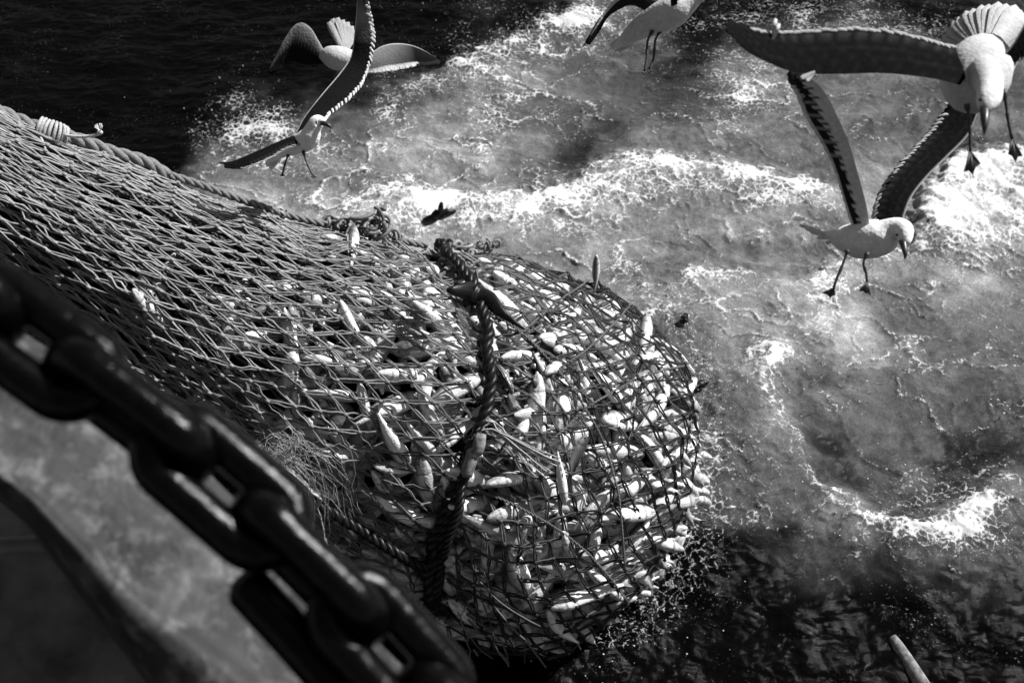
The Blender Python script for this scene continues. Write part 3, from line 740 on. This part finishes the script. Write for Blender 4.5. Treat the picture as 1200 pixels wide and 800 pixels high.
wing(mb, [(800, -2, 4.7, 785, 4, 4.72), (812, -40, 4.6, 795, -40, 4.62), (820, -80, 4.6, 800, -80, 4.62)], topf, undf, 12, 1, .018, 13)
leg(mb, [(765, 36), (759, 48), (758, 68), (755, 84)], [(752, 86), (755, 88), (758, 86)], 4.8, 1.4)
leg(mb, [(775, 35), (768, 47), (766, 68), (760, 82)], [(758, 85), (761, 87), (764, 84)], 4.84, 1.4)
gull(P(780, 18, 4.8), mb, [(828, -5, 4.74, 4), (835, -3, 4.74, 3), (839, 1, 4.74, 2.2), (840, 7, 4.74, .6)], [(824, -8, 4.70, 1.5)],
     'pale gull cut off by the top edge with thin legs hanging straight down', d)

# ------------------------------------------------------------ chain and ship side, close to the camera
D0 = 1.32
axis_dir = (P(484, 734, D0)-P(36, 400, D0)); ch_len = axis_dir.length; axis_dir.normalize()
pit = ch_len/4
c0 = P(36, 400, D0); view = (-CF).normalized(); nrm0 = (view-axis_dir*view.dot(axis_dir)).normalized(); sid0 = axis_dir.cross(nrm0)
chain = empty('anchor_chain', c0)
tag(chain, 'heavy black iron chain stretched diagonally, close up and out of focus, over the ship edge', 'chain')
WR = .029
cpath = [P(x, y, D0) for x, y in cr([(-330, 125), (-150, 262), (36, 400), (150, 480), (262, 570), (366, 667), (462, 768), (552, 872), (650, 985)], 400)]
cl_ = [0]
for i_ in range(1, 400): cl_.append(cl_[-1]+(cpath[i_]-cpath[i_-1]).length)
def cat(sv):
    i_ = int(np.clip(np.searchsorted(cl_, sv), 1, 398)); return cpath[i_], (cpath[i_+1]-cpath[i_-1]).normalized()
s00 = cl_[min(range(400), key=lambda q_: (cpath[q_]-c0).length)]
ad_keep = axis_dir.copy(); nrm_k = nrm0.copy()
for k in range(-3, 7):
    c, axis_dir = cat(s00+pit*k); nrm0 = (view-axis_dir*view.dot(axis_dir)).normalized(); sid0 = axis_dir.cross(nrm0)
    ang = R_(28) if k % 2 == 0 else R_(-54); ang += R_(random.uniform(-5, 5))
    s_ = sid0*math.cos(ang)+nrm0*math.sin(ang); hl = pit/2+WR*.0; hw = .0425; pts = []
    e_ = pit/2+WR-hw
    for sg in (1, -1):
        for j in range(20):
            t = -math.pi/2+math.pi*j/19; pts.append(c+axis_dir*(sg*(e_+math.cos(t)*hw))+s_*(math.sin(t)*hw*sg))
        for j in range(1, 7): pts.append(c+axis_dir*(sg*e_*(1-2*j/7))+s_*(hw*sg))
    mbc = MB(); n = len(pts); vs = []; ns = 14
    for i in range(n):
        t = (pts[(i+1) % n]-pts[i-1]).normalized(); nn = s_.cross(axis_dir).normalized(); b = t.cross(nn)
        for j in range(ns): a = 2*math.pi*j/ns; vs.append(pts[i]+(nn*math.cos(a)+b*math.sin(a))*WR)
    mbc.add(vs, [(i*ns+j, i*ns+(j+1) % ns, ((i+1) % n)*ns+(j+1) % ns, ((i+1) % n)*ns+j) for i in range(n) for j in range(ns)])
    mbc.build('link', M_iron, chain)
axis_dir = ad_keep; nrm0 = nrm_k
# bulwark: worn painted steel capping
def m_steel():
    t = NT('worn painted steel'); g = t.coord()
    a = t.noise(6, 6, .65, g); b = t.noise(28, 5, .6, g, .5); c = t.noise(2.5, 3, .5, g)
    base = t.mr(c, .4, .6, .012, .045); wear = t.math('MULTIPLY', t.mr(a, .50, .68, 0, .09), t.mr(b, .3, .7, .4, 1.3)); pit = t.mr(b, .33, .26, 1, .06)
    t.col(t.math('MULTIPLY', t.math('ADD', base, wear), pit)); spk = t.mr(t.noise(24, 7, .75, g, .4), .52, .70, 0, .10); t.col(t.math('MULTIPLY', t.math('ADD', t.math('ADD', base, wear), spk), pit)); t.b.inputs['Specular IOR Level'].default_value = .2; t.rough(.6); t.bump(b, .6, .008); return t.m
def m_deck():
    t = NT('dark deck plate'); g = t.coord(); a = t.noise(3, 5, .6, g); t.col(t.mr(a, .35, .7, .005, .03)); t.b.inputs['Specular IOR Level'].default_value = .15; t.rough(.6); t.bump(a, .4, .01); return t.m
M_steel = m_steel(); M_deck = m_deck()
hz = Vector((axis_dir.y, -axis_dir.x, 0)).normalized(); pn = axis_dir.cross(hz).normalized()
if pn.z < 0: pn = -pn
def dpl(px, py, drop):
    """depth of the ray through a plane parallel to the chain, drop metres below it"""
    q = c0 - pn*drop; v = CF + CR*((px-600)/FPX) + CU*((400-py)/FPX); return (q-CL).dot(pn)/v.dot(pn)
LN = [([(-200, 250), (0, 380), (150, 480), (300, 620), (440, 760), (640, 960)], .14),
      ([(-200, 330), (0, 455), (130, 520), (250, 640), (370, 770), (560, 960)], .09),
      ([(-200, 370), (0, 500), (110, 575), (215, 665), (340, 780), (520, 960)], .08),
      ([(-200, 410), (0, 540), (100, 628), (190, 705), (300, 786), (470, 960)], .075),
      ([(-200, 422), (0, 552), (85, 632), (168, 712), (280, 800), (450, 960)], .055),
      ([(-200, 436), (0, 566), (75, 638), (140, 716), (240, 806), (400, 960)], .07),
      ([(-200, 448), (0, 580), (66, 645), (120, 718), (195, 806), (330, 980)], .13),
      ([(-200, 452), (0, 586), (60, 650), (116, 722), (188, 812), (320, 990)], .30),
      ([(-200, 455), (0, 588), (58, 652), (113, 725), (184, 816), (316, 995)], .60)]
lines = [[(x, y, dpl(x, y, dr+.30)) for x, y in l] for l, dr in LN]
rowsL = [cr(l, 90) for l in lines]; G = []
for j in range(90): 
    q = cr([r[j] for r in rowsL], 50); G.append([P(*x) for x in q])
mb = MB(); V = [p for r in G for p in r]; nv = len(V); W2 = 50
F = [(i*W2+j, i*W2+j+1, (i+1)*W2+j+1, (i+1)*W2+j) for i in range(89) for j in range(W2-1)]
VN = V + [p+CF*.04 for p in V]
F += [(a+nv, d_+nv, c_+nv, b_+nv) for a, b_, c_, d_ in F[:]]
mb.add(VN, F)
bul = mb.build('bulwark', M_steel); tag(bul, 'pale worn steel bulwark edge of the ship under the chain, out of focus', 'bulwark')
# pipe rail tucked under the chain
mb = MB(); tube(mb, cr([P(x, y, dpl(x, y, .085)) for x, y in ((280, 676), (330, 730), (380, 786), (435, 852), (520, 960))], 40), [.015, .025]+[.032]*38, 20)
pr_ = mb.build('fender_pipe', M_iron); tag(pr_, 'dark mottled pipe lying just under the big chain at the lower edge', 'pipe')
# deck below, dark, with a pale batten
mb = MB(); z = .0
c1 = [P(-900, 150, 2.7), P(60, 520, 2.7), P(520, 1050, 2.7), P(-900, 1500, 2.7)]
mb.add(c1+[p+Vector((0, 0, -.05)) for p in c1], [(0, 1, 2, 3), (7, 6, 5, 4), (0, 4, 5, 1), (1, 5, 6, 2), (2, 6, 7, 3), (3, 7, 4, 0)])
dk_ = mb.build('ship_deck', M_deck, None, False); tag(dk_, None, None, None, 'structure')
mb = MB(); tube(mb, [P(-160, 648, 2.1), P(-40, 642, 2.1), P(40, 638, 2.1), P(72, 636, 2.1)], .02, 10)
bt = mb.build('steel_bar', simple('grey painted bar', .1, .22, 10, .5, .3, .003), None); tag(bt, 'short pale bar across the dark deck at the lower left', 'bar')

# ------------------------------------------------------------ the sea
TG = np.array([  # display brightness of the foam, rows every 50 px, columns every 100 px (photo frame laid on the water)
 [.02, .05, .04, .03, .03, .04, .17, .36, .14, .05, .22, .14, .20],
 [.02, .03, .03, .03, .05, .13, .34, .34, .18, .22, .30, .30, .30],
 [.02, .02, .03, .06, .14, .34, .42, .34, .28, .42, .38, .32, .32],
 [.02, .02, .05, .22, .40, .42, .38, .30, .34, .40, .32, .34, .45],
 [.02, .02, .08, .50, .48, .46, .50, .56, .56, .50, .42, .60, .70],
 [.02, .03, .20, .58, .66, .66, .58, .52, .52, .48, .50, .74, .70],
 [.05, .05, .20, .50, .60, .60, .50, .44, .56, .48, .50, .48, .58],
 [.05, .05, .2, .4, .5, .5, .5, .50, .54, .58, .48, .40, .42],
 [.05, .05, .2, .4, .4, .4, .4, .40, .38, .55, .50, .38, .34],
 [.05, .05, .2, .3, .3, .3, .3, .35, .36, .42, .40, .36, .30],
 [.05, .05, .1, .2, .2, .2, .2, .30, .36, .40, .34, .33, .24],
 [.05, .05, .1, .2, .2, .2, .2, .30, .34, .38, .30, .28, .28],
 [.05, .05, .1, .1, .1, .1, .2, .25, .28, .34, .38, .40, .32],
 [.05, .05, .05, .05, .05, .1, .2, .26, .10, .10, .22, .30, .28],
 [.05, .05, .05, .05, .05, .1, .2, .24, .05, .02, .06, .15, .16],
 [.03, .03, .03, .03, .03, .1, .15, .13, .03, .02, .03, .05, .09],
 [.02, .02, .02, .02, .02, .05, .10, .05, .02, .02, .02, .03, .05]])
def axis_lin(lo, hi, dlo, dhi, step, far):
    c = list(np.arange(dlo, dhi, step)); x = dhi; s = step
    while x < hi: c.append(x); s *= 1.25; x += s
    x = dlo; s = step; pre = []
    while x > lo: s *= 1.25; x -= s; pre.append(x)
    return np.array(pre[::-1]+c)
X = axis_lin(-3000, 3000, -6.2, 6.2, .0115, 0); Y = axis_lin(-60, 5000, 1.6, 10.6, .0115, 0)
GX, GY = np.meshgrid(X, Y, indexing='xy')
GX += 0.0
rel = np.stack([GX, GY, np.full_like(GX, -CAMH)], -1)
dp = np.maximum(rel @ np.array(CF), .2); upx = 600+FPX*rel[..., 0]/dp; upy = 400-FPX*(rel @ np.array(CU))/dp
# gentle warp so the coarse map leaves no straight edges
wx = fbm(GX*.9, GY*.9, 4, 51)*70; wy = fbm(GX*.9+9, GY*.9, 4, 61)*60
def samp(u, v):
    a = np.clip(u/100, 0, 11.999); b = np.clip(v/50, 0, 15.999); i = a.astype(int); j = b.astype(int); fa = a-i; fb = b-j
    fa = fa*fa*(3-2*fa); fb = fb*fb*(3-2*fb)
    return (TG[j, i]*(1-fa)+TG[j, i+1]*fa)*(1-fb)+(TG[j+1, i]*(1-fa)+TG[j+1, i+1]*fa)*fb
Bm = samp(upx+wx, upy+wy)
def polydist(pl):
    """world-space distance to a polyline given on the water; sign>0 to the right of travel"""
    pts = np.array([list(onz(x, y))[:2] for x, y in cr(pl, 40)]); best = np.full(GX.shape, 1e9); sg = np.zeros(GX.shape); par = np.zeros(GX.shape)
    for i in range(len(pts)-1):
        a = pts[i]; b = pts[i+1]; d_ = b-a; L2 = d_@d_
        t = np.clip(((GX-a[0])*d_[0]+(GY-a[1])*d_[1])/L2, 0, 1); ex = GX-a[0]-t*d_[0]; ey = GY-a[1]-t*d_[1]; r = ex*ex+ey*ey
        m = r < best; best = np.where(m, r, best); sg = np.where(m, np.sign(d_[0]*ey-d_[1]*ex), sg); par = np.where(m, (i+t)/(len(pts)-1), par)
    return np.sqrt(best), sg, par
LIP = [(872, 418), (900, 408), (912, 425), (892, 450), (905, 490), (935, 535), (952, 572), (985, 592), (1020, 614), (1075, 626), (1120, 612), (1150, 585), (1185, 568), (1240, 570)]
CR1 = [(395, 285), (450, 255), (500, 238), (560, 240), (640, 232), (700, 205), (745, 192), (830, 198), (900, 210), (960, 222), (1010, 228)]
CR2 = [(770, 345), (820, 320), (880, 318), (940, 330), (1000, 300), (1060, 300)]
CR3 = [(1080, 300), (1090, 250), (1110, 205), (1160, 190), (1230, 195)]
CR4 = [(460, 120), (520, 90), (580, 60), (640, 30), (700, 0), (760, -30)]
z = .10*fbm(GX*.45, GY*.45, 3, 71)+.055*fbm(GX*1.2+3, GY*1.2, 4, 81)
rid = ridged(GX*1.1+.35*fbm(GX*2, GY*2, 3, 5), GY*1.5+.35*fbm(GX*2+5, GY*2, 3, 6), 5, 91)
rid2 = ridged(GX*3.2+.3*fbm(GX*3, GY*3, 3, 15), GY*3.8, 5, 101)
turb = fbm(GX*4.5, GY*4.5, 5, 111, .6)
chop = fbm(GX*2.6, GY*5.2, 5, 121, .6)
foamy = np.clip(Bm*2.2, 0, 1)
z = z+foamy*(.02*(rid-.6)+.008*turb)+(1-foamy)*.035*chop+.004*fbm(GX*16, GY*16, 3, 131)*foamy + .0015*fbm(GX*38, GY*38, 2, 141)*foamy
mod = np.ones(GX.shape); FZ = np.zeros(GX.shape)
def crest(pl, h, wd, side, gainb, jag=.05, frw=.5, frd=.2):
    global z, mod, Bm, FZ
    d_, sg, pr = polydist(pl); dd = d_*sg*side + jag*fbm(GX*5, GY*5, 4, 151)*1.0   # dd>0 = foam side
    endf = np.clip(np.minimum(pr, 1-pr)*8, 0, 1)
    prof = np.where(dd > 0, np.exp(-(dd/wd)**2), np.exp(-(dd/(wd*.45))**2)); z += h*prof*endf
    rim = np.exp(-(dd/(.05))**2)*endf; Bm = Bm+gainb*rim*.3+gainb*.35*prof*endf*(dd > 0); FZ = np.maximum(FZ, endf*np.where(dd > 0, frw*np.exp(-(dd/frd)**2), frw*np.exp(-(dd/.05)**2)))
    tr = np.where(dd < 0, np.exp(-((dd+.25)/.22)**2), 0)*endf; z -= h*.35*tr; Bm = Bm*(1-.30*tr)
crest(LIP, .11, .38, -1, .16, .08, .45, .10)
crest(CR1, .08, .5, -1, .08, .13, .55, .38)
crest(CR2, .05, .4, -1, .06, .13, .35, .22)
crest(CR3, .14, .55, -1, .06, .20, .55, .6)
crest(CR4, .06, .4, -1, .06, .2, .35, .25)
# break up: filaments and patches
t1 = np.clip((rid-.62)/.3, -1, 1); t2 = np.clip((rid2-.6)/.3, -1, 1)
t3 = fbm(GX*2.2, GY*3.0, 5, 161, .6)
wpx_ = .30*fbm(GX*1.4, GY*1.4, 4, 301); wpy_ = .30*fbm(GX*1.4+7, GY*1.4, 4, 311)
def lines_(sx, sy, wd, seed): return np.exp(-(perlin((GX+wpx_*1.2)*sx+GY*.4, (GY+wpy_*1.2)*sy-GX*.5, seed)/wd)**2)
fil = lines_(1.1, 1.9, .05, 321)*np.clip(.6+2*fbm(GX*.8, GY*.8, 2, 331), 0, 1)+.8*lines_(2.6, 4.0, .07, 341)*np.clip(.5+2.5*fbm(GX*1.1, GY*1.1, 2, 351), 0, 1)+.5*lines_(6, 9, .10, 361)*np.clip(.5+2.5*fbm(GX*1.7, GY*1.7, 2, 371), 0, 1)
swirl = fbm((GX+2.2*wpx_)*1.0, (GY+2.2*wpy_)*1.7, 5, 381, .5)
Bf = Bm*(.90+.10*t1+.08*t2+.22*t3+.55*swirl)
for cx, cy, rx, ry, am in ((690, 25, 60, 30, .45), (865, 110, 40, 45, .5), (640, 50, 60, 30, .3), (455, 130, 20, 50, .35), (340, 170, 60, 30, .45), (500, 250, 60, 25, .45), (420, 235, 70, 20, .35), (1150, 240, 80, 60, .3), (900, 25, 120, 30, .28), (1060, 30, 90, 30, .2),
        (900, 420, 30, 30, .3), (1130, 600, 70, 40, .3), (1080, 560, 30, 20, .2), (600, 140, 80, 40, .22), (760, 210, 120, 22, .25), (290, 150, 50, 30, .35), (930, 80, 60, 30, .2), (1110, 640, 90, 30, .2), (680, 300, 60, 14, .2), (1130, 400, 60, 60, .08), (560, 60, 40, 50, .2)):
    FZ = FZ + am*np.exp(-((upx+wx*.4-cx)/rx)**2-((upy+wy*.4-cy)/ry)**2)
FZ = np.clip(FZ*(.75+1.4*fbm(GX*2.4, GY*3.2, 4, 391)) + .42*fil*np.clip(Bm*3-.35, 0, 1) + np.clip(Bm*2-.6, 0, 1)*np.clip(fbm(GX*1.9+3, GY*2.8, 5, 395, .6)*1.5-.08, 0, .4), 0, 1)
puff = sum(np.abs(perlin((GX+.2*wpx_)*f_, (GY+.2*wpy_)*f_, 400+i_))/f_ for i_, f_ in enumerate((4., 8., 16., 30.)))
z = z + .10*puff*np.clip(FZ*1.6, 0, 1) + .008*fil*np.clip(Bm*3-.3, 0, 1)
dq, _, _ = polydist([(740, 330), (790, 370), (822, 440), (830, 540), (815, 640), (765, 710), (690, 770)])
nearb = np.exp(-(dq/.22)**2); Bf = Bf*(1-.35*nearb); FZ = np.clip(FZ+nearb*.21*(upy < 760), 0, 1)
z = z + nearb*.03*fbm(GX*9, GY*9, 3, 205)
# froth ring round the bag where it meets the water
cb = axs[-20]; db = np.hypot(GX-cb[0], GY-cb[1]); 
Bf = np.clip(Bf, 0.0, .95)
Bf = np.maximum(Bf, .78*Bm)
foam = Bf**2.1*.92*np.clip((Bf-.10)/.16, 0, 1)
dark = Bm < .13
glint = np.clip(1-Bm*2.0, 0, 1)*np.clip((fbm(GX*1.7, GY*2.6, 4, 171)-.02)*6, 0, 1)*np.clip(.12+Bm*6, 0, 1)
far = (np.hypot(GX, GY-6) > 9); z = np.where(far, z*0.3, z)
nx, ny = len(X), len(Y); print('sea', nx, ny)
V = np.stack([GX, GY, z], -1).reshape(-1, 3); ix = np.arange(nx*ny).reshape(ny, nx)
F = np.stack([ix[:-1, :-1], ix[:-1, 1:], ix[1:, 1:], ix[1:, :-1]], -1).reshape(-1, 4)
sea = npmesh('sea_water', V, F, M_water); sea['kind'] = 'structure'
for k, a in (('foam', foam), ('glint', glint), ('froth', FZ)):
    at = sea.data.attributes.new(k, 'FLOAT', 'POINT'); at.data.foreach_set('value', a.reshape(-1).astype(np.float32))
def zsea(x, y):
    i = int(np.clip(np.searchsorted(X, x), 0, nx-1)); j = int(np.clip(np.searchsorted(Y, y), 0, ny-1)); return float(z[j, i])
# spray droplets and bubbles: one cloud
M_drop = simple('white water droplets', .7, .9, 20, .25, 0, .001, .6)
VV = []; FF = []; n_ = 0; rp = random.Random(9)
oc = np.array([[1, 0, 0], [-1, 0, 0], [0, 1, 0], [0, -1, 0], [0, 0, 1], [0, 0, -1]]); of = np.array([[0, 2, 4], [2, 1, 4], [1, 3, 4], [3, 0, 4], [2, 0, 5], [1, 2, 5], [3, 1, 5], [0, 3, 5]])
spots = [(860, 110, 50, 40, 260, .35), (470, 130, 50, 60, 120, .3), (280, 145, 40, 28, 150, .2), (700, 210, 120, 30, 160, .25), (1130, 240, 60, 60, 260, .3), (830, 480, 26, 100, 260, .12),
         (810, 400, 25, 35, 140, .12), (1130, 540, 70, 50, 70, .2), (900, 30, 200, 40, 220, .25), (560, 60, 60, 50, 90, .2), (720, 720, 60, 50, 160, .1), (1010, 610, 60, 20, 90, .1), (900, 430, 20, 20, 40, .15)]
for (x, y, sx, sy, n, hmax) in spots:
    for k in range(n):
        p = onz(rp.gauss(x, sx), rp.gauss(y, sy)); zz = zsea(p.x, p.y)+abs(rp.gauss(0, hmax*.35)); r = rp.choice([.0015, .002, .003, .003, .006])*rp.uniform(.7, 1.3)
        VV.append(oc*r*np.array([1, 1, rp.uniform(.6, 1.5)])+np.array([p.x, p.y, zz])); FF.append(of+6*n_); n_ += 1
sp = npmesh('spray_droplets', np.vstack(VV), np.vstack(FF), M_drop); tag(sp, 'fine white spray droplets tossed above the foam', 'spray', None, 'stuff')
# dark scraps in the foam and the pole in the lower right
def scrap(px, py, L, Hh, ang, label, seed, up=None):
    rd = random.Random(seed); c = onz(px, py); c.z = zsea(c.x, c.y)+.015; mb = MB(); dv = Vector((math.cos(ang), math.sin(ang), .05)); n = 12
    pts = [c+dv*L*(k/(n-1)-.5)+Vector((0, 0, Hh*.6*math.sin(math.pi*k/(n-1))))+Vector((rd.gauss(0, 1), rd.gauss(0, 1), rd.gauss(0, 1)))*.006 for k in range(n)]
    tube(mb, pts, [Hh*(.2+.8*math.sin(math.pi*(k+.5)/n))*rd.uniform(.6, 1.2) for k in range(n)], 9)
    if up: tube(mb, [c+Vector((up, 0, 0)), c+Vector((up, 0, .09)), c+Vector((up+.01, 0, .15))], [.02, .026, .015], 7)
    o = mb.build('floating_scrap', M_black_rope); tag(o, label, 'scrap', 'dark scraps floating by the net')
scrap(515, 262, .30, .035, .35, 'dark floating scrap with an upright nub in the foam behind the net', 1, .02)
scrap(817, 459, .20, .03, .5, 'dark pointed scrap floating just right of the bulging end of the net', 2)
scrap(801, 382, .09, .03, 1.2, 'small dark blob in the froth at the upper right of the bag', 3)
mb = MB(); a = onz(1046, 745); b = onz(1085, 812); a.z = zsea(a.x, a.y)-.01; b.z = zsea(b.x, b.y)+.03; tube(mb, [a.lerp(b, t_/11) for t_ in range(12)], [.030, .036, .04, .042, .044, .045, .046, .046, .047, .047, .047, .047], 12, .5, 0, True, .7)
po = mb.build('wooden_pole', M_pale_wood); tag(po, 'pale pole slanting out of the dark water at the lower right', 'pole')
